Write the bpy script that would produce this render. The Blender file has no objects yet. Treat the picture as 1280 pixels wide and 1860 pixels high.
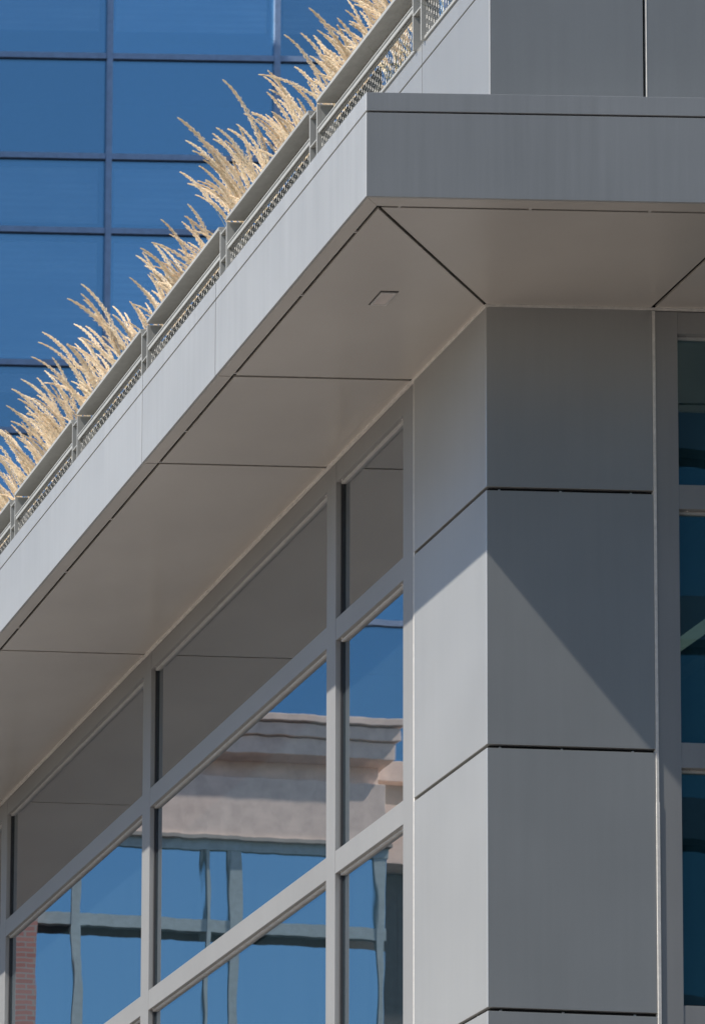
import bpy, bmesh, math, random
from mathutils import Vector, Matrix
random.seed(7)

# ------------------------------------------------------------ camera, world, sun
scene = bpy.context.scene
cam_d = bpy.data.cameras.new("camera")
cam = bpy.data.objects.new("camera", cam_d)
scene.collection.objects.link(cam)
R_, U_, F_ = Vector((.99626046, .06518139, .05671406)), Vector((-.04913332, -.11253632, .99243211)), Vector((-.07107049, .99150742, .10891291))
M = Matrix((R_, U_, -F_)).transposed().to_4x4()
M.translation = Vector((-6.69493, -14.57048, -7.63237))
cam.matrix_world = M
cam_d.sensor_fit = 'AUTO'; cam_d.sensor_width = 36
cam_d.lens = 36 * 5837.43 / 1860
cam_d.shift_x = (640 + 2293.934) / 1860
cam_d.shift_y = (2764.733 - 930) / 1860
cam_d.clip_end = 3000
cam_d.dof.use_dof = True; cam_d.dof.focus_distance = 17.0; cam_d.dof.aperture_fstop = 9.0
scene.camera = cam

SUN = Vector((-1, -.175, 1.28)).normalized()
w = bpy.data.worlds.new("World"); scene.world = w; w.use_nodes = True
nt = w.node_tree; bg = nt.nodes["Background"]
sky = nt.nodes.new("ShaderNodeTexSky"); sky.sky_type = 'NISHITA'; sky.sun_disc = False
sky.sun_elevation = math.asin(SUN.z); sky.sun_rotation = math.atan2(SUN.x, SUN.y)
sky.altitude = 300; sky.air_density = 1.0; sky.dust_density = .4; sky.ozone_density = 2.0
nt.links.new(sky.outputs[0], bg.inputs[0]); bg.inputs[1].default_value = .10
sl = bpy.data.lights.new("sun", 'SUN'); sl.energy = 5.0; sl.angle = math.radians(.55); sl.color = (1, .94, .86)
so = bpy.data.objects.new("sun", sl); scene.collection.objects.link(so)
so.rotation_euler = SUN.to_track_quat('Z', 'Y').to_euler()
vs = scene.view_settings; vs.view_transform = 'Standard'; vs.look = 'None'; vs.gamma = 1; vs.exposure = 0.60
scene.cycles.max_bounces = 10; scene.cycles.glossy_bounces = 6; scene.cycles.transparent_max_bounces = 12

# ------------------------------------------------------------ materials
def new_mat(name):
    m = bpy.data.materials.new(name); m.use_nodes = True
    n = m.node_tree; n.nodes.clear()
    o = n.nodes.new("ShaderNodeOutputMaterial")
    return m, n, o
def N(n, t, **k):
    x = n.nodes.new(t)
    for a, b in k.items():
        if a.startswith('i_'):
            x.inputs[int(a[2:])].default_value = b
        else: setattr(x, a, b)
    return x
def coords(n, scale=(1, 1, 1), rnd=False):
    tc = N(n, "ShaderNodeTexCoord"); mp = N(n, "ShaderNodeMapping")
    mp.inputs['Scale'].default_value = scale
    n.links.new(tc.outputs['Object'], mp.inputs[0])
    return mp.outputs[0]
def noise(n, vec, scale, detail=3, rough=.5):
    t = N(n, "ShaderNodeTexNoise"); t.inputs['Scale'].default_value = scale
    t.inputs['Detail'].default_value = detail; t.inputs['Roughness'].default_value = rough
    n.links.new(vec, t.inputs['Vector']); return t.outputs[0]
def maprange(n, v, a, b, c, d):
    m = N(n, "ShaderNodeMapRange"); n.links.new(v, m.inputs[0])
    for i, x in zip((1, 2, 3, 4), (a, b, c, d)): m.inputs[i].default_value = x
    return m.outputs[0]
def mix_col(n, fac, a, b):
    m = N(n, "ShaderNodeMix"); m.data_type = 'RGBA'
    if isinstance(fac, (int, float)): m.inputs[0].default_value = fac
    else: n.links.new(fac, m.inputs[0])
    for i, x in ((6, a), (7, b)):
        if isinstance(x, tuple): m.inputs[i].default_value = (*x, 1)
        else: n.links.new(x, m.inputs[i])
    return m.outputs[2]

def panel_mat(name, col, metallic=.35, rough=.34, streak=.12, bump=.0015, speck=.0):
    m, n, o = new_mat(name)
    p = N(n, "ShaderNodeBsdfPrincipled"); n.links.new(p.outputs[0], o.inputs[0])
    v1 = coords(n, (9, 9, .35) if streak > .015 else (.25, .25, .25)); st = noise(n, v1, 3.0, 5, .6)
    v2 = coords(n, (1, 1, 1)); cl = noise(n, v2, 1.3, 3, .5)
    fine = noise(n, v2, 160, 2, .5)
    a = maprange(n, st, .3, .7, 1 - streak, 1 + streak)
    b = maprange(n, cl, .3, .7, .95, 1.05)
    c = maprange(n, fine, .3, .7, .985, 1.015)
    mu = N(n, "ShaderNodeMath", operation='MULTIPLY'); n.links.new(a, mu.inputs[0]); n.links.new(b, mu.inputs[1])
    mu2 = N(n, "ShaderNodeMath", operation='MULTIPLY'); n.links.new(mu.outputs[0], mu2.inputs[0]); n.links.new(c, mu2.inputs[1])
    vm = N(n, "ShaderNodeVectorMath", operation='SCALE'); vm.inputs[0].default_value = col
    n.links.new(mu2.outputs[0], vm.inputs['Scale'])
    oi = N(n, "ShaderNodeObjectInfo"); pt = maprange(n, oi.outputs['Random'], 0, 1, .965, 1.035)
    mu3 = N(n, "ShaderNodeMath", operation='MULTIPLY'); n.links.new(mu2.outputs[0], mu3.inputs[0]); n.links.new(pt, mu3.inputs[1])
    n.links.new(mu3.outputs[0], vm.inputs['Scale'])
    # faint pale dust marks
    dn = noise(n, coords(n, (1, 1, 1)), 38, 6, .8)
    dm = maprange(n, dn, .70, .76, 0, .22 if bump < .003 else 0)
    mc = mix_col(n, dm, vm.outputs[0], (min(col[0] * 1.5, .8), min(col[1] * 1.5, .8), min(col[2] * 1.5, .8)))
    n.links.new(mc, p.inputs['Base Color'])
    p.inputs['Metallic'].default_value = metallic
    rr = maprange(n, st, .3, .7, rough - .015, rough + .025)
    n.links.new(rr, p.inputs['Roughness'])
    if bump:
        bn = noise(n, coords(n, (1, 1, 1)), 1.6, 1, .3)
        bp = N(n, "ShaderNodeBump"); bp.inputs['Distance'].default_value = bump; bp.inputs['Strength'].default_value = 1
        n.links.new(bn, bp.inputs['Height'])
        n.links.new(bp.outputs[0], p.inputs['Normal'])
    return m

def plain(name, col, rough=.6, metallic=0, var=.12, scale=8):
    m, n, o = new_mat(name)
    p = N(n, "ShaderNodeBsdfPrincipled"); n.links.new(p.outputs[0], o.inputs[0])
    f = maprange(n, noise(n, coords(n), scale, 4, .6), .3, .7, 0, 1)
    c = mix_col(n, f, tuple(x * (1 - var) for x in col), tuple(min(1, x * (1 + var)) for x in col))
    n.links.new(c, p.inputs['Base Color']); p.inputs['Roughness'].default_value = rough; p.inputs['Metallic'].default_value = metallic
    return m

def glass_mat(name, refl, tint, body, haze, hazecol, wav, wscale=(1, 1, 1), ns=2.2, rough=0.0, pane=0.0):
    """coated glazing: sharp tinted reflection over a see-through tinted body with a little dust on it"""
    m, n, o = new_mat(name)
    g = N(n, "ShaderNodeBsdfGlossy"); g.inputs['Color'].default_value = (*tint, 1); g.inputs['Roughness'].default_value = rough
    oi = N(n, "ShaderNodeObjectInfo"); rv = maprange(n, oi.outputs['Random'], 0, 1, 0, 1)
    if pane: n.links.new(mix_col(n, rv, tuple(x * (1 - pane) for x in tint), tint), g.inputs['Color'])
    t = N(n, "ShaderNodeBsdfTransparent"); t.inputs['Color'].default_value = (*body, 1)
    d = N(n, "ShaderNodeBsdfDiffuse"); d.inputs['Color'].default_value = (*hazecol, 1)
    dv = noise(n, coords(n, (14, 14, .6)), 2, 4, .6)
    hz = maprange(n, dv, .3, .7, haze * .75, haze * 1.25)
    m1 = N(n, "ShaderNodeMixShader"); n.links.new(hz, m1.inputs[0]); n.links.new(t.outputs[0], m1.inputs[1]); n.links.new(d.outputs[0], m1.inputs[2])
    lw = N(n, "ShaderNodeLayerWeight"); lw.inputs[0].default_value = .5
    fr = maprange(n, lw.outputs['Facing'], 0, 1, refl[0], refl[1])
    m2 = N(n, "ShaderNodeMixShader"); n.links.new(fr, m2.inputs[0]); n.links.new(m1.outputs[0], m2.inputs[1]); n.links.new(g.outputs[0], m2.inputs[2])
    n.links.new(m2.outputs[0], o.inputs[0])
    if wav:
        b = N(n, "ShaderNodeBump"); b.inputs['Strength'].default_value = 1; b.inputs['Distance'].default_value = wav
        nn = noise(n, coords(n, wscale), ns, 1.5, .4); n.links.new(nn, b.inputs['Height'])
        n.links.new(b.outputs[0], g.inputs['Normal']); n.links.new(b.outputs[0], lw.inputs['Normal'])
    return m

def brick_mat(name, c1, c2, mortar, bw=.22, bh=.075):
    m, n, o = new_mat(name)
    p = N(n, "ShaderNodeBsdfPrincipled"); n.links.new(p.outputs[0], o.inputs[0])
    tc = N(n, "ShaderNodeTexCoord"); sx = N(n, "ShaderNodeSeparateXYZ"); n.links.new(tc.outputs['Object'], sx.inputs[0])
    ad = N(n, "ShaderNodeMath", operation='ADD'); n.links.new(sx.outputs[0], ad.inputs[0]); n.links.new(sx.outputs[1], ad.inputs[1])
    cx = N(n, "ShaderNodeCombineXYZ"); n.links.new(ad.outputs[0], cx.inputs[0]); n.links.new(sx.outputs[2], cx.inputs[1])
    b = N(n, "ShaderNodeTexBrick"); n.links.new(cx.outputs[0], b.inputs[0])
    b.inputs['Color1'].default_value = (*c1, 1); b.inputs['Color2'].default_value = (*c2, 1); b.inputs['Mortar'].default_value = (*mortar, 1)
    b.inputs['Scale'].default_value = 1; b.inputs['Brick Width'].default_value = bw; b.inputs['Row Height'].default_value = bh
    b.inputs['Mortar Size'].default_value = .013
    n.links.new(b.outputs[0], p.inputs['Base Color']); p.inputs['Roughness'].default_value = .85
    return m

PAN = (.375, .378, .368)
M_clad = panel_mat("satin grey cladding", PAN, metallic=.42, rough=.33, streak=.02)
M_fascia = panel_mat("satin grey fascia", (.395, .401, .395), metallic=.30, streak=.05)
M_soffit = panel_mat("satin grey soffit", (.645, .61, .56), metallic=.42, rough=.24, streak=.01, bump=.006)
M_frame = panel_mat("grey window frame paint", (.285, .285, .28), metallic=.25, rough=.42, streak=.03, bump=.0004)
M_rail = panel_mat("grey railing paint", (.36, .36, .34), metallic=.1, rough=.45, streak=.08, bump=.0003)
M_dark = plain("black joint backing", (.012, .012, .013), .9)
M_gasket = plain("black rubber gasket", (.012, .013, .016), .5)
M_seal = plain("pale sealant", (.62, .60, .56), .7, scale=30)
M_alu = plain("bare aluminium edge", (.55, .54, .52), .4, .3, scale=30)
M_lens = plain('pale frosted lens', (.48, .445, .42), .5)
M_steel = plain("bright screw steel", (.8, .8, .8), .25, 1)
M_wire = plain("galvanised wire", (.27, .27, .26), .5, .3)
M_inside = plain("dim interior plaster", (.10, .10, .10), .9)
M_conc = plain("terrace concrete", (.33, .32, .30), .9)
M_soil = plain("planter soil", (.06, .045, .03), 1)
M_stone = plain("warm limestone", (.84, .665, .56), .9, var=.14, scale=3)
M_stone2 = plain("grey limestone trim", (.42, .38, .33), .9, var=.1, scale=3)
M_greenframe = plain("grey green aluminium", (.33, .40, .41), .5, .1)
M_towerframe = plain("shade tinted tower mullion", (.26, .35, .50), .5, .2)  # blue cast of the mullions' shade is put into the grey
M_liner = plain('dark planter liner', (.035, .037, .03), .9, var=.4, scale=14)
M_transomshade = plain("painted transom shade", (.03, .05, .09), .8)  # near-black colour for the painted shade below the tower transoms
def slat_mat():
    m, n, o = new_mat("pale slatted blind"); p = N(n, "ShaderNodeBsdfPrincipled"); n.links.new(p.outputs[0], o.inputs[0])
    wv = N(n, "ShaderNodeTexWave"); wv.bands_direction = 'Z'; wv.inputs['Scale'].default_value = 2.2; wv.inputs['Distortion'].default_value = .6
    wv.inputs['Detail'].default_value = 1
    n.links.new(coords(n, (.05, .05, 1)), wv.inputs[0])
    big = maprange(n, noise(n, coords(n, (.25, .25, 1.2)), 1.6, 3), .35, .65, 0, 1)
    c1 = mix_col(n, wv.outputs['Fac'], (.66, .67, .69), (.88, .88, .86))
    n.links.new(mix_col(n, big, (.42, .45, .50), c1), p.inputs['Base Color']); p.inputs['Roughness'].default_value = .9
    return m
M_blind = slat_mat()
M_pipe = plain("ceiling pipe", (.10, .13, .18), .6)
M_dsteel = plain("dark cladding opposite", (.10, .13, .145), .5, .2, var=.2, scale=.4)
M_brick = brick_mat("red brick", (.54, .25, .20), (.47, .20, .16), (.42, .38, .34), .30, .10)
M_pave = plain("pale warm paving", (.47, .405, .35), .9, var=.2, scale=1.2)
M_asph = plain("asphalt", (.032, .032, .034), .9, var=.25, scale=2)
M_glassL = glass_mat("side window glass", (.07, .85), (.92, .955, .99), (.10, .12, .12), .06, (.24, .44, .56), .00036, (.35, 1.5, .9), 1.8)
M_glassF = glass_mat("front window glass", (.10, .65), (.60, .85, .92), (.35, .42, .42), .09, (.10, .30, .38), .0016, (2.0, 1, .6), 1.1)
M_glassT = glass_mat("blue tower glass", (.43, .82), (.46, .82, 1.0), (.95, .97, 1.0), .02, (.15, .28, .5), .0012, (1, 1, 1), .5, pane=.22)
M_glassO = glass_mat("opposite office glass", (.35, .70), (.28, .58, .64), (.10, .13, .14), .08, (.12, .22, .24), .0015, (1, 1, 1), .6)
M_glassS = glass_mat("office window glass", (.55, .9), (.50, .84, 1.0), (.10, .15, .22), .06, (.2, .35, .5), .0010, (1, 1, 1), .6)
def lamp_mat():
    m, n, o = new_mat("office tube light"); e = N(n, "ShaderNodeEmission"); e.inputs[0].default_value = (.9, 1, .86, 1); e.inputs[1].default_value = .4
    n.links.new(e.outputs[0], o.inputs[0]); return m
M_lamp = lamp_mat()
def plume_mat():
    m, n, o = new_mat("dry feathery seed heads")
    d = N(n, "ShaderNodeBsdfDiffuse"); t = N(n, "ShaderNodeBsdfTranslucent")
    g = noise(n, coords(n), 60, 2); oi = N(n, "ShaderNodeObjectInfo")
    f = maprange(n, g, .3, .7, 0, 1)
    c = mix_col(n, f, (1.0, .81, .58), (1.0, .92, .76))
    c2 = mix_col(n, maprange(n, oi.outputs['Random'], 0, 1, 0, .35), c, (1.0, .94, .80))
    n.links.new(c2, d.inputs[0]); n.links.new(c2, t.inputs[0])
    mx = N(n, "ShaderNodeMixShader"); mx.inputs[0].default_value = .28
    n.links.new(d.outputs[0], mx.inputs[1]); n.links.new(t.outputs[0], mx.inputs[2]); n.links.new(mx.outputs[0], o.inputs[0])
    return m
M_plume = plume_mat()
M_stem = plain("straw stem", (.40, .34, .15), .7, scale=20)
M_leaf = plain("yellow green blade", (.15, .17, .06), .7, var=.5, scale=9)

# ------------------------------------------------------------ mesh helpers
class MB:
    def __init__(s): s.v = []; s.f = []; s.mi = []; s.cur = 0
    def box(s, x0, x1, y0, y1, z0, z1):
        i = len(s.v)
        s.v += [(x, y, z) for z in (z0, z1) for y in (y0, y1) for x in (x0, x1)]
        for q in ((0, 2, 3, 1), (4, 5, 7, 6), (0, 1, 5, 4), (2, 6, 7, 3), (0, 4, 6, 2), (1, 3, 7, 5)):
            s.f.append(tuple(i + k for k in q)); s.mi.append(s.cur)
        return s
    def prism(s, poly, z0, z1):
        """poly: ccw xy list, extruded in z"""
        i = len(s.v); k = len(poly)
        s.v += [(x, y, z0) for x, y in poly] + [(x, y, z1) for x, y in poly]
        s.f.append(tuple(i + j for j in range(k))[::-1]); s.f.append(tuple(i + k + j for j in range(k))); s.mi += [s.cur] * 2
        for j in range(k):
            s.f.append((i + j, i + (j + 1) % k, i + k + (j + 1) % k, i + k + j)); s.mi.append(s.cur)
        return s
    def tube(s, pts, r, sides=4, r1=None, cap=True):
        i0 = len(s.v); n = len(pts)
        for a, p in enumerate(pts):
            p = Vector(p)
            t = (Vector(pts[min(a + 1, n - 1)]) - Vector(pts[max(a - 1, 0)])).normalized()
            u = t.cross(Vector((.3, .9, .1)) if abs(t.z) > .8 else Vector((0, 0, 1))).normalized(); w_ = t.cross(u)
            rr = r if r1 is None else r + (r1 - r) * a / (n - 1)
            for k in range(sides):
                an = 2 * math.pi * k / sides
                s.v.append(tuple(p + (u * math.cos(an) + w_ * math.sin(an)) * rr))
        for a in range(n - 1):
            for k in range(sides):
                s.f.append((i0 + a * sides + k, i0 + a * sides + (k + 1) % sides, i0 + (a + 1) * sides + (k + 1) % sides, i0 + (a + 1) * sides + k)); s.mi.append(s.cur)
        return s
    def build(s, name, mat, parent=None, bevel=0, smooth=False, off=None):
        me = bpy.data.meshes.new(name); me.from_pydata(s.v, [], s.f)
        for m in (mat if isinstance(mat, (list, tuple)) else [mat]): me.materials.append(m)
        if any(s.mi): me.polygons.foreach_set('material_index', s.mi)
        if bevel:
            bm = bmesh.new(); bm.from_mesh(me)
            bmesh.ops.recalc_face_normals(bm, faces=bm.faces)
            es = [e for e in bm.edges if len(e.link_faces) == 2 and e.calc_face_angle(0) > .5]
            bmesh.ops.bevel(bm, geom=es, offset=bevel, segments=2, affect='EDGES', profile=.5)
            bm.to_mesh(me); bm.free()
        if smooth:
            me.polygons.foreach_set('use_smooth', [True] * len(me.polygons))
        me.update()
        o = bpy.data.objects.new(name, me); scene.collection.objects.link(o)
        if parent is not None:
            o.parent = parent
            if parent.type == 'EMPTY': o.location = -parent.location
        return o
def tag(o, label=None, cat=None, group=None, kind=None):
    if label: o['label'] = label
    if cat: o['category'] = cat
    if group: o['group'] = group
    if kind: o['kind'] = kind
    return o
def empty(name, loc, label, cat, group=None):
    o = bpy.data.objects.new(name, None); scene.collection.objects.link(o); o.location = loc
    return tag(o, label, cat, group)
def B(x0, x1, y0, y1, z0, z1): return MB().box(x0, x1, y0, y1, z0, z1)

GZ = -9.3
# ------------------------------------------------------------ the setting
tag(B(-900, 900, -900, 900, GZ - .5, GZ).build('ground', M_asph), kind='structure')
tag(MB().prism([(-24, -11), (-1.4, -11), (-1.4, -1.0), (-1.0, -1.0), (-1.0, 4.5), (-24, 4.5)], GZ, GZ + .14).build('pavement', M_pave), kind='structure')

# ------------------------------------------------------------ the grey office building
bld = empty('office_building', (3, 5, GZ), 'grey metal clad office building with projecting canopy and ribbon windows in the foreground', 'building')
D = .9254          # canopy projection
WL = .739          # pillar width on the side facade
PW = .7445         # pillar width on the front facade
G = .0175          # open joint height
XE, YE = 9.0, 16.0 # extent of the modelled building

# --- corner pillar: dark backing + folded corner panels with open joints
pil = B(.022, PW - .004, .022, WL - .004, GZ + .2, -.002).build('corner_pillar', M_dark, bld)
levels = [0.0, -.8815, -2.1015, -3.3248]
while levels[-1] > GZ + 1.3: levels.append(levels[-1] - 1.22)
for i in range(len(levels) - 1):
    z1 = levels[i] - (G / 2 if i else .002); z0 = levels[i + 1] + G / 2
    t = .02; r = .0035
    poly = [(0, WL - .007), (0, r), (r * .3, r * .3), (r, 0), (PW - .007, 0), (PW - .007, t), (t, t), (t, WL - .007)]
    MB().prism(poly, z0, z1).build('cladding_panel', M_clad, pil, bevel=.0012)
# small fixing clips seen inside the joints
for zc in levels[1:4]:
    for px in (.06, .33, .64):
        B(px, px + .008, .013, .021, zc - .0035, zc + .0015).build('panel_clip', M_alu, pil)
    for py in (.12, .52):
        B(.013, .021, py, py + .010, zc - .0035, zc + .0015).build('panel_clip', M_alu, pil)
# sealant beads between pillar, frames and soffit
sb = MB()
sb.box(.003, .02, WL - .0065, WL + .0055, GZ + .2, -.012)
sb.box(PW - .0075, PW + .0035, -.0028, .02, -2.34, -.012)
sb.box(PW - .0080, PW + .0055, -.0036, .02, GZ + .2, -2.3405)
sb.box(-.005, .010, -.005, YE, -.0105, .002)
sb.box(.0105, XE, -.005, .010, -.0075, .002)
sb.build('sealant_bead', M_seal, bld)

# --- side windows (plane x = 0, facing -x)
def window_wall(side):
    fr = MB(); gk = MB()
    fd = .045; xf = .008 if side == 'side' else .0012       # glass depth, frame face set back from the panels
    rails = [(-.118, 0), (-.955, -.840), (-2.175, -2.057)]
    while rails[-1][0] > GZ + 1.4: rails.append((rails[-1][0] - 1.219, rails[-1][1] - 1.219))
    if side == 'side':
        cols = [(WL + .006, .866), (1.629, 1.735), (4.166, 4.288), (6.756, 6.87), (9.34, 9.455), (11.93, 12.045), (14.5, 14.615)]
        end = 15.9
    else:
        cols = [(PW + .004, .8485), (2.35, 2.46), (3.96, 4.07), (5.57, 5.68), (7.18, 7.29)]
        end = 8.7
    def put(mb, a0, a1, d0, d1, z0, z1):
        if side == 'side': mb.box(d0, d1, a0, a1, z0, z1)
        else: mb.box(a0, a1, d0, d1, z0, z1)
    for a0, a1 in cols: put(fr, a0, a1, xf, .13, GZ + .2, -.0125)
    for i in range(len(cols)):
        s = cols[i][1]; e = cols[i + 1][0] if i + 1 < len(cols) else end
        for z0, z1 in rails:
            put(fr, s + .0005, e - .0005, xf + .0015, .128, z0, z1 if z1 else -.0125)
    wall = fr.build('window_frame', M_frame, bld, bevel=.0016)
    # glazing stops: pale lip painting the bounce light under each rail and black gasket round each pane
    panes = []
    for i in range(len(cols)):
        s = cols[i][1]; e = cols[i + 1][0] if i + 1 < len(cols) else end
        for j in range(len(rails)):
            top = rails[j][0]; bot = rails[j + 1][1] if j + 1 < len(rails) else GZ + .3
            if bot > top: continue
            g = .004
            m = MB()
            put(m, s + .0005, s + .014, .034, .05, bot + .001, top - .001)
            put(m, e - .014, e - .0005, .034, .05, bot + .001, top - .001)
            put(m, s + .0145, e - .0145, .036, .05, bot + .001, bot + .012)
            m.build('glazing_gasket', M_gasket, wall)
            mm = MB(); put(mm, s + .0145, e - .0145, .030, .05, top - .012, top - .0008); mm.build('head_lip', M_alu, wall)  # paler than the frame, as painted bounce light on the rail underside
            # vertical glazing bead (pale line in the reveal)
            m3 = MB(); put(m3, s + .0005, s + .009, .020, .033, bot + .001, top - .001); m3.build('glazing_bead', M_frame, wall)
            p = MB(); put(p, s + .008, e - .008, .0435, .0475, bot + .004, top - .004)
            p.build('window_pane', M_glassL if side == 'side' else M_glassF, wall)
            if j < 4:
                for q in (s + .045, e - .04):
                    b = bmesh.new(); bmesh.ops.create_uvsphere(b, u_segments=8, v_segments=5, radius=.0042)
                    me = bpy.data.meshes.new('screw'); b.to_mesh(me); b.free(); me.materials.append(M_steel)
                    o = bpy.data.objects.new('screw', me); scene.collection.objects.link(o); o.parent = wall
                    o.location = (.022, q, top - .001) if side == 'side' else (q, .022, top - .001)
    return wall
window_wall('side'); window_wall('front')
# interior: floors, ceilings, back walls, one lamp row behind the front glazing
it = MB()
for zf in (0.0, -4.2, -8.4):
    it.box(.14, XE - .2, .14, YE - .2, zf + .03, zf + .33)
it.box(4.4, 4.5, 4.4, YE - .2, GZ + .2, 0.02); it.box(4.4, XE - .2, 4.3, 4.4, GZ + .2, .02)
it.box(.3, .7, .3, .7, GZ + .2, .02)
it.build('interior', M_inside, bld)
for k in range(1):
    B(2.65, 2.71, 3.2, 4.1, -.15, -.11).build('interior_lamp', M_lamp, bld)
cl = MB()
for k in range(8): cl.box(.95 + k * .9, 1.0 + k * .9, .5, 4.2, -.30, -.22)
cl.build('ceiling_beam', M_inside, bld)

# --- canopy: core, fascia (main band + cap band), return strip, soffit panels
core = MB()
core.box(-D + .02, -.012, -D + .02, YE, .022, .455); core.box(-.0115, XE, -D + .02, .3, .022, .4548)
core.box(-D + .012, -D + .0195, -D + .012, YE, .01, .47); core.box(-D + .02, XE, -D + .012, -D + .0195, .01, .47)
canopy = core.build('canopy', M_dark, bld)
js = [.750, 1.716, 4.24, 6.83, 9.42, 12.0, 14.6]
jf = [1.72, 3.33, 4.94, 6.55, 8.2]
g = .0035
def lpanel(z0, z1, y_end, x_end, t=.012, off=0):
    r = .0025; a = -D - off
    poly = [(a, y_end), (a, a + r), (a + r * .3, a + r * .3), (a + r, a), (x_end, a), (x_end, a + t), (a + t, a + t), (a + t, y_end)]
    return MB().prism(poly, z0, z1)
for (z0, z1, off) in ((.0, .3855, 0), (.3945, .479, 0)):
    lpanel(z0, z1, js[0] - g, jf[0] - g, off=off).build('fascia_panel', M_fascia, canopy, bevel=.0013)
    ys = js + [YE]
    for i in range(len(ys) - 1):
        B(-D - off, -D - off + .012, ys[i] + g, ys[i + 1] - g, z0, z1).build('fascia_panel', M_fascia, canopy, bevel=.0013)
    xs = jf + [XE]
    for i in range(len(xs) - 1):
        B(xs[i] + g, xs[i + 1] - g, -D - off, -D - off + .012, z0, z1).build('fascia_panel', M_fascia, canopy, bevel=.0013)
# top flashing
fl = MB(); fl.box(-D + .013, -.0, -D + .013, YE, .472, .4775); fl.box(.0005, XE, -D + .013, 0, .472, .4773)
fl.build('top_flashing', M_fascia, canopy)
# return strips
RS = .079; SG = .0065
i0, i1 = -D + .0125, -D + RS
MB().prism([(i0, js[0] - g), (i0, i0), (i1, i1), (i1, js[0] - g)], .0005, .012).build('return_strip', M_soffit, canopy, bevel=.0008)
MB().prism([(i0 + .001, i0), (jf[0] - g, i0), (jf[0] - g, i1), (i1 + .001, i1)], .0005, .012).build('return_strip', M_soffit, canopy, bevel=.0008)
ys = js + [YE]
for i in range(len(ys) - 1): B(i0, i1, ys[i] + g, ys[i + 1] - g, .0005, .012).build('return_strip', M_soffit, canopy, bevel=.0008)
xs = jf + [XE]
for i in range(len(xs) - 1): B(xs[i] + g, xs[i + 1] - g, i0, i1, .0005, .012).build('return_strip', M_soffit, canopy, bevel=.0008)
# soffit panels
s0 = i1 + .016
k = .0065 * .7071 * 1.4
def soff(poly): MB().prism(poly, .002, .014).build('soffit_panel', M_soffit, canopy, bevel=.0012)
h = .0095
soff([(s0, js[0] - h), (s0, s0 + k * 1.4), (-.004, k * .2 - .004 + .009), (-.004, js[0] - h)])
soff([(s0 + k * 1.4, s0), (PW - .006 - h, s0), (PW - .006 - h, -.004), (k * .2 + .001, -.004)])
for i in range(len(ys) - 1):
    soff([(s0, ys[i + 1] - h), (s0, ys[i] + h), (-.004, ys[i] + h), (-.004, ys[i + 1] - h)])
fx = [PW - .006, 2.4, 4.0, 5.6, 7.2, XE]
for i in range(len(fx) - 1):
    soff([(fx[i] + h, s0), (fx[i + 1] - h, s0), (fx[i + 1] - h, -.004), (fx[i] + h, -.004)])
for yy in (-.62, -.05, .72, 1.35, 1.70, 2.4, 3.1, 3.9, 4.6, 5.4, 6.2):
    B(i1 + .0008, s0 - .0008, yy, yy + .009, .003, .010).build('panel_clip', M_alu, canopy)
for xx in (-.75, -.2, .3, .9):
    B(xx, xx + .009, i1 + .0008, s0 - .0008, .003, .010).build('panel_clip', M_alu, canopy)

# --- parapet above the canopy
PX = .02; PT = 1.687; PJ = 1.583
par = MB(); par.box(PX + .015, .19, .015, YE, .456, PT - .01); par.box(.1905, XE, .015, .19, .456, PT - .01)
parapet = par.build('parapet', M_dark, bld)
pj_ = [.689, 1.716 + .97, 5.2, 7.8, 10.4, 13.0]
def lpar(z0, z1, ye, xe):
    t = .014; a = PX; r = .0025
    return MB().prism([(a, ye), (a, r), (a + r * .3, r * .3), (a + r, 0), (xe, 0), (xe, t), (a + t, t), (a + t, ye)], z0, z1)
for z0, z1 in ((.48, PJ - .005), (PJ + .005, PT)):
    lpar(z0, z1, pj_[0] - .0025, .7050).build('cladding_panel', M_clad, parapet, bevel=.0013)
    ys2 = pj_ + [YE]
    for i in range(len(ys2) - 1):
        B(PX, PX + .014, ys2[i] + .0025, ys2[i + 1] - .0025, z0, z1).build('cladding_panel', M_clad, parapet, bevel=.0013)
    xs2 = [.7215, 1.44, 2.16, 2.88, 3.6, 4.4, 5.2, 6.0, 7.0, XE]
    for i in range(len(xs2) - 1):
        zt = z1 if z0 > 1 else PJ + .004
        B(xs2[i] + (.0 if i == 0 else .004), xs2[i + 1] - .004, 0, .014, z0, z1 if z0 > 1 else z1).build('cladding_panel', M_clad, parapet, bevel=.0013)
# front faces rise past the joint without one: cover the band joint on the front
B(PX + .0025, .7045, -.0022, -.0002, .481, PT - .001).build('cladding_panel', M_clad, parapet)
B(.7225, 1.43, -.0022, -.0002, .481, PT - .001).build('cladding_panel', M_clad, parapet)
B(.7192, .7223, -.0030, .012, .482, PT - .001).build('joint_trim', M_seal, parapet)
cp = MB(); cp.box(PX - .0005, .21, .0, YE, PT + .0005, PT + .004); cp.box(.2105, XE, .0, .21, PT + .0005, PT + .0038)
cp.build('coping', M_clad, parapet)
ter = MB(); ter.box(.19, XE, .19, YE, 1.2, 1.45); ter.build('roof_terrace', M_conc, bld)
pb = MB(); pb.box(.225, .25, .2, YE - .3, 1.451, 1.88); pb.box(.72, .745, .2, YE - .3, 1.451, 1.78); planter = pb.build('planter_box', M_soil, bld)
B(.120, .135, 1.40, YE - .3, 1.452, 2.0).build('planter_liner', M_liner, planter)
B(.2505, .7195, .2, YE - .3, 1.46, 1.72).build('planting_soil', M_soil, planter)

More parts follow.
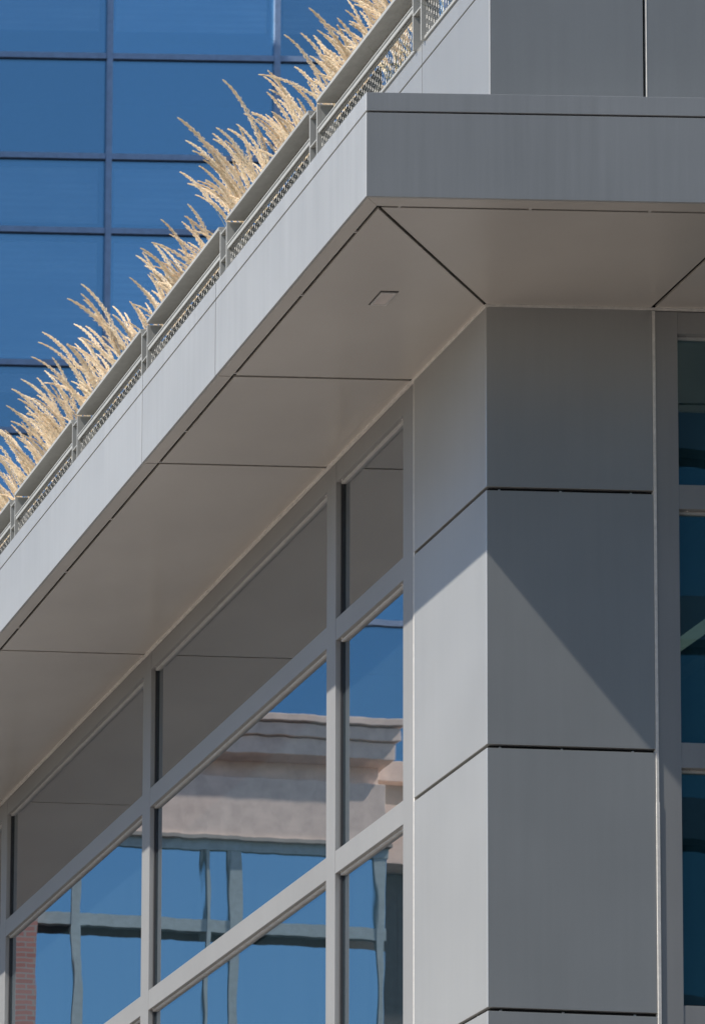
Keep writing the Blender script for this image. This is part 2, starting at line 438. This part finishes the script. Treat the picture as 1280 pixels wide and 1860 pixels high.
# ------------------------------------------------------------ soffit light
slt = empty('soffit_light', (-.47, -.04, 0), 'small rectangular flush light in the left soffit panel near the corner', 'light')
lx0, lx1, ly0, ly1 = -.508, -.437, -.100, .018
lf = MB(); z0, z1 = -.006, .0015; b_ = .009
lf.box(lx0, lx0 + b_, ly0, ly1, z0, z1); lf.box(lx1 - b_, lx1, ly0, ly1, z0, z1)
lf.box(lx0 + b_, lx1 - b_, ly0, ly0 + b_, z0, z1); lf.box(lx0 + b_, lx1 - b_, ly1 - b_, ly1, z0, z1)
B(lx0 - .005, lx1 + .005, ly0 - .006, ly1 + .006, .0004, .0018).build('shadow_gap', M_gasket, slt)
lf.build('frame', M_alu, slt, bevel=.001)
B(lx0 + b_, lx1 - b_, ly0 + b_, ly1 - b_, -.004, .0008).build('lens', M_lens, slt)

# ------------------------------------------------------------ railing
rl = empty('guard_railing', (.02, 4, PT), 'grey steel parapet railing with flat top rail and wire mesh infill above the canopy', 'railing')
P0 = .700; PP = 1.201; NP = 13
TR1, TR0 = 2.082, 2.062     # top rail
LR1, LR0 = 1.925, 1.905     # lower rail
def post_y(k): return P0 + PP * k
for k in range(-1, NP):
    y = post_y(k)
    if y > .2 or k == 0:
        pass
    elif y < .1: 
        continue
    m = MB()
    # twin flat bars standing square to the rail
    m.box(.000, .055, y + .040, y + .048, PT + .003, TR0 - .012)
    m.box(.000, .085, y - .048, y - .040, PT + .003, TR0 - .004)
    m.box(.002, .028, y - .0395, y + .0395, 1.865, 1.873)
    m.box(.002, .05, y - .0395, y + .0395, TR0 - .034, TR0 - .026)
    m.build('post', M_rail, rl, bevel=.001)
for k in range(-1, NP - 1):
    a = max(post_y(k) + .052, .03); b = post_y(k + 1) - .052
    m = MB(); m.box(-.006, .100, a, b, TR0, TR1)
    m.box(.092, .0985, a, b, 1.985, TR0 - .0005)
    m.box(-.004, .0915, a - .004, a + .004, TR0 - .006, TR0 - .0005)
    m.build('top_rail', M_rail, rl, bevel=.0015)
    m = MB(); m.box(.0, .030, a - .004, b + .004, LR0 + .012, LR1); m.box(.004, .012, a, b, LR0 - .012, LR0 + .0115); m.box(.020, .040, a, b, LR0 - .006, LR0 + .0115)
    m.build('lower_rail', M_rail, rl, bevel=.001)
    m = MB(); m.box(.012, .030, a, b, PT + .0045, PT + .020); m.build('bottom_rail', M_rail, rl, bevel=.001)
    # woven mesh
    wm = MB(); yy = a + .010; c = 0; ph = 0
    zs = [PT + .015 + .0225 * q for q in range(12) if PT + .015 + .0225 * q < LR0]
    while yy < b:
        wm.tube([(.021 + (.0016 if (q + c) % 2 else -.0016), yy + (.003 if (q + c) % 2 else -.003), z) for q, z in enumerate(zs)], .0008, 3)
        yy += .0250; c += 1
    for q, z in enumerate(zs):
        pts = []; yy = a + .006; c = 0
        while yy < b:
            pts.append((.021 + (-.0016 if (q + c) % 2 else .0016), yy, z + (.0025 if c % 2 else -.0025))); yy += .025; c += 1
        wm.tube(pts, .0008, 3)
    wm.build('wire_mesh', M_wire, rl)

# ------------------------------------------------------------ feather grass
def plume_mesh(seed):
    rnd = random.Random(seed); m = MB()
    H = rnd.uniform(1.10, 1.42)
    lean = rnd.uniform(.13, .31); side = rnd.uniform(-.05, .14)
    def axis(t):   # base at origin, drifting to -x with the wind
        return Vector((-lean * (t ** 2.6), side * t ** 2, H * (t - .13 * t ** 4)))
    m.cur = 1
    m.tube([axis(t / 9) for t in range(10)], .0016, 3, .0008)
    m.cur = 0
    t0 = rnd.uniform(.56, .68); n = 700; W = rnd.uniform(.0105, .0150); wh = rnd.uniform(60, 90)
    for i in range(n):
        u = (i + rnd.random()) / n; t = t0 + (1 - t0) * u
        c = axis(t); tg = (axis(min(t + .02, 1.02)) - axis(t - .02)).normalized()
        env = math.sin(math.pi * (.10 + .87 * u) ** .75) ** .8
        rad = W * (env * (.72 + .28 * math.sin(u * wh)) + .10) * rnd.random() ** .45
        an = rnd.uniform(0, 2 * math.pi)
        a = tg.orthogonal().normalized(); b = tg.cross(a)
        out = a * math.cos(an) + b * math.sin(an)
        L = rnd.uniform(.011, .021)
        d = (tg + out * rnd.uniform(.05, .38)).normalized()
        p0 = c + out * rad - d * L * .5; p1 = p0 + d * L
        o2 = Vector((rnd.uniform(-1, 1), rnd.uniform(-1, 1), rnd.uniform(-1, 1)))
        wv = d.cross(o2).normalized() * rnd.uniform(.0012, .0022)
        mid = p0.lerp(p1, .42); n2 = d.cross(wv).normalized() * wv.length * .7
        j = len(m.v)
        m.v += [tuple(p0), tuple(mid + wv), tuple(p1), tuple(mid - wv), tuple(mid + n2), tuple(mid - n2)]
        m.f += [(j, j + 1, j + 2, j + 3), (j, j + 4, j + 2, j + 5)]; m.mi += [0, 0]
    me_o = m.build('plume', [M_plume, M_stem]); me = me_o.data
    bpy.data.objects.remove(me_o); return me
def blade_mesh(seed):
    rnd = random.Random(seed); m = MB()
    for i in range(110):
        a = rnd.uniform(0, 6.28); L = rnd.uniform(.15, .46); sp = rnd.uniform(.02, .22)
        pts = []
        bx, by = rnd.uniform(-.13, .10), rnd.uniform(-.15, .15)
        for t in range(6):
            s = t / 5; pts.append(Vector((bx + math.cos(a) * sp * s * s, by + math.sin(a) * sp * s * s, L * (s - .22 * s ** 3))))
        wd = Vector((-math.sin(a), math.cos(a), 0)) * rnd.uniform(.003, .006)
        j = len(m.v)
        for t, p in enumerate(pts):
            q = 1 - t / 5.3; m.v += [tuple(p + wd * q), tuple(p - wd * q)]
        for t in range(5):
            m.f.append((j + 2 * t, j + 2 * t + 1, j + 2 * t + 3, j + 2 * t + 2)); m.mi.append(0)
    o = m.build('blades', M_leaf); me = o.data; bpy.data.objects.remove(o); return me
PL = [plume_mesh(100 + i) for i in range(20)]
BL = [blade_mesh(200 + i) for i in range(5)]
bays = ['first', 'second', 'third', 'fourth', 'fifth', 'sixth', 'seventh', 'eighth', 'ninth', 'tenth', 'eleventh', 'twelfth', 'last']
rg = random.Random(21)
y = .22; ci = 0; lastbay = -1; inbay = 0
words = ['first', 'second', 'third', 'fourth', 'fifth', 'sixth', 'seventh', 'eighth', 'ninth']
while y < 9.0:
    bay = max(0, int((y - P0) // PP) + 1)
    inbay = inbay + 1 if bay == lastbay else 0; lastbay = bay
    lab = 'dry tan plumes, %s clump from right behind %s railing bay from corner' % (words[inbay], bays[bay])
    c = empty('plume_plant', (.45 + rg.uniform(-.06, .06), y, 1.715), lab, 'plant', 'feathery plume plants in the roof planter')
    nb = rg.choice([17, 20, 23, 27]) if rg.random() > .12 else 10
    sc = rg.uniform(.88, 1.08)
    tilt = rg.uniform(-.06, .12)
    for q in range(nb):
        o = bpy.data.objects.new('plume', rg.choice(PL)); scene.collection.objects.link(o); o.parent = c
        o.location = (rg.uniform(-.07, .07), rg.gauss(0, .04), 0)
        s_ = sc * rg.uniform(.72, 1.06)
        o.scale = (s_ * rg.uniform(.8, 1.25), s_, s_)
        o.rotation_euler = (rg.gauss(-.02, .08), rg.gauss(-.02 - tilt, .08), rg.gauss(-.10, .22))
    o = bpy.data.objects.new('blades', rg.choice(BL)); scene.collection.objects.link(o); o.parent = c
    o.rotation_euler = (0, 0, rg.uniform(0, 6)); o.scale = (1, 1, rg.uniform(.8, 1.2))
    o = bpy.data.objects.new('blades', rg.choice(BL)); scene.collection.objects.link(o); o.parent = c
    o.rotation_euler = (0, 0, rg.uniform(0, 6)); o.location = (-.12, .05, 0)
    y += rg.uniform(.22, .38); ci += 1

# ------------------------------------------------------------ blue glass tower behind
tw = empty('glass_tower', (5, 55, GZ), 'tall blue glass curtain wall tower filling the background', 'tower')
TY = 50.0
hz = [31.36, 29.16, 27.54, 24.66, 23.19]                 # undersides of the transoms seen in the photo
up_ = [33.7, 35.3, 38.2, 39.7, 42.0]
lo_ = [20.9, 19.3, 16.3, 14.8, 12.5, 10.9, 8, 6.4, 3.5, 1.9, -1, -2.6, -5.5, -7.1]
Z = sorted(hz + up_ + lo_)
vx = [15.43 + 3.365 * k for k in range(-14, 8)]
mm = MB()
for x in vx: mm.box(x - .050, x + .065, TY - .085, TY + .15, GZ, 42.5)
for i, x in enumerate(vx[:-1]):
    for z in Z: mm.box(x + .0655, vx[i + 1] - .0505, TY - .06, TY + .15, z, z + .12)
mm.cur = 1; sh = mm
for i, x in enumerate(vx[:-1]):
    for z in Z: sh.box(x + .066, vx[i + 1] - .051, TY - .035, TY + .12, z - .03, z - .0005)  # dark strips stand in for the shade under each transom
tf = mm.build('curtain_wall_frame', [M_towerframe, M_transomshade], tw)
rt = random.Random(5)
for i, x in enumerate(vx[:-1]):
    for j in range(len(Z) - 1):
        x0, x1, z0, z1 = x + .066, vx[i + 1] - .051, Z[j] + .121, Z[j + 1] - .031
        vis = (12 <= x1 and x0 <= 26 and z1 > 22)
        near = (x0 < -6 and z1 > 13.5 and z1 < 26)
        if vis or near:
            B(x0, x1, TY - .02, TY + .01, z0, z1).build('glass_pane', M_glassT, tf)
            if vis:
                # roller blinds / ceilings just inside
                kind = {29.16: .0, 31.36: .75, 27.54: .9, 24.66: .97, 23.19: .4}.get(Z[j], .5)
                if kind > 0:
                    zb = z1 - (z1 - z0) * kind
                    bl = B(x0 + .1, x1 - .12, TY + .05, TY + .06, zb, z1 - .12).build('roller_blind', M_blind, tf)
                if Z[j] == 27.54:
                    MB().tube([(x0, TY + .20, z0 + .68), (x1, TY + .20, z0 + .66)], .045, 6).build('ceiling_pipe', M_pipe, tf)
        else:
            pass
big = MB()
for (a, b, c_, d_) in ((vx[0], 5.9, GZ, 13.4), (vx[0], -6.1, 26.2, 42.4), (-6.1, 5.9, 13.4, 42.4), (26.2, vx[-1], GZ, 42.4), (10.1, 26.2, GZ, 22.9)):
    big.box(a, b, TY - .019, TY + .009, c_, d_)
big.build('distant_glazing', M_glassT, tw)
bk = MB()
bk.box(vx[0], vx[-1], TY + 6, TY + 6.3, GZ, 42.3)
for z in (33.9, 27.3 - .0, 20.7, 14.1, 7.5, .9, -5.7): bk.box(vx[0], vx[-1], TY + .3, TY + 6, z, z + .25)
bk.box(vx[0], vx[-1], TY + .3, TY + 6, 42.3, 42.5)
bk.build('tower_core', M_inside, tw)
# unseen projecting bay, added to shade the left part of the glazing
by = MB(); by.box(6.0, 10.0, TY - 2.15, TY - .12, GZ, 43)
by.build('shading_bay', M_dsteel, tw)

# ------------------------------------------------------------ stone office seen mirrored in the side windows
st = empty('stone_office_building', (-15.2, 45, GZ), 'limestone banded office building with blue windows mirrored in the side glazing', 'building')
SY = 45.0; SX0, SX1 = -18.9, -9.0
m = MB()
m.box(SX0, SX1, SY, SY + 4.5, 13.10, 14.25); m.box(SX0 + .02, SX1, SY + .3, SY + 4.45, 14.25, 14.68)
m.box(SX0 - .12, SX1, SY - .14, SY + 4.5, 14.68, 15.00); m.box(SX0 - .16, SX1, SY - .20, SY + 4.5, 15.02, 15.26)
m.box(SX0 - .22, SX1, SY - .26, SY + 4.5, 15.29, 15.42)
m.box(-34, SX0 - .3, SY + .9, SY + 4.5, 13.05, 14.2); m.box(-34, SX0 - .3, SY + 1.0, SY + 4.5, 14.7, 15.1)
m.build('stone_wall', M_stone, st, bevel=.01)
m = MB(); m.box(SX0 - .05, SX1, SY - .05, SY + .3, 13.03, 13.10); m.box(SX0, SX1, SY - .02, SY + 3, 14.999, 15.021)
m.box(SX0, SX1, SY - .05, SY + 3, 15.259, 15.291); m.box(-34, SX0 - .3, SY + 1.2, SY + 4, 14.2, 14.7); m.build('stone_trim', M_stone2, st)
m = MB()
smx = [-18.7 + k * 1.0 for k in range(0)]
cuts = [(-18.86, -18.74), (-16.23, -16.02), (-15.62, -15.54), (-13.32, -13.14), (-10.5, -10.3)]
for a, b in cuts: m.box(a, b, SY + .05, SY + .2, GZ, 12.839)
for z in (11.28, 8.1, 5.6, 2.4, -.1, -3.3, -5.8): m.box(SX0, SX1, SY + .06, SY + .2, z, z + .23)
m.box(SX0, SX1, SY + .04, SY + .2, 12.84, 13.029)
m.build('window_frame', M_greenframe, st)
zz = [13.03, 11.28, 8.1, 5.6, 2.4, -.1]
xs_ = [SX0] + [c for a, b in cuts[1:] for c in (a, b)] + [SX1]
for i in range(0, len(xs_), 2):
    for j in range(len(zz) - 1):
        B(xs_[i] + .01, xs_[i + 1] - .01, SY + .09, SY + .11, zz[j + 1] + .231, zz[j] - .19).build('glass_pane', M_glassS, st)
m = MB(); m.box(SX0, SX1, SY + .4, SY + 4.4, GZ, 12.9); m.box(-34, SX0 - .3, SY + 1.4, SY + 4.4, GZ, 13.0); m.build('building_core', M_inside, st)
st.rotation_euler = (0, 0, math.radians(-3))
bw = empty('brick_wing', (-10, 48, GZ), 'red brick building wing mirrored at the lower left of the side glazing', 'building')
B(-12.33, -8.0, SY - .45, SY + 4, GZ, 12.6).build('brick_wall', M_brick, bw)
B(-12.36, -7.9, SY - .52, SY + 4, 12.601, 12.8).build('stone_coping', M_stone, bw)

# ------------------------------------------------------------ dark office across the square, mirrored in the front glazing
oc = empty('opposite_office', (10, -45, GZ), 'dark glazed office block across the square, mirrored in the front windows', 'building')
m = MB()
for k in range(14):
    z = GZ + 3.6 * k
    m.box(-14, 44, -52, -42, z, z + .8)
for k in range(20): m.box(-14 + k * 3, -13.5 + k * 3, -51, -41.9, GZ, GZ + 47.6)
m.build('spandrel_band', M_dsteel, oc)
m = MB()
for k in range(13): m.box(-13.9, 43.9, -42.4, -42.36, GZ + 3.6 * k + .8, GZ + 3.6 * k + 3.6)
m.build('window_glazing', M_glassO, oc)
B(-13.5, 43.5, -51, -43.5, GZ, GZ + 47).build('building_core', M_inside, oc)
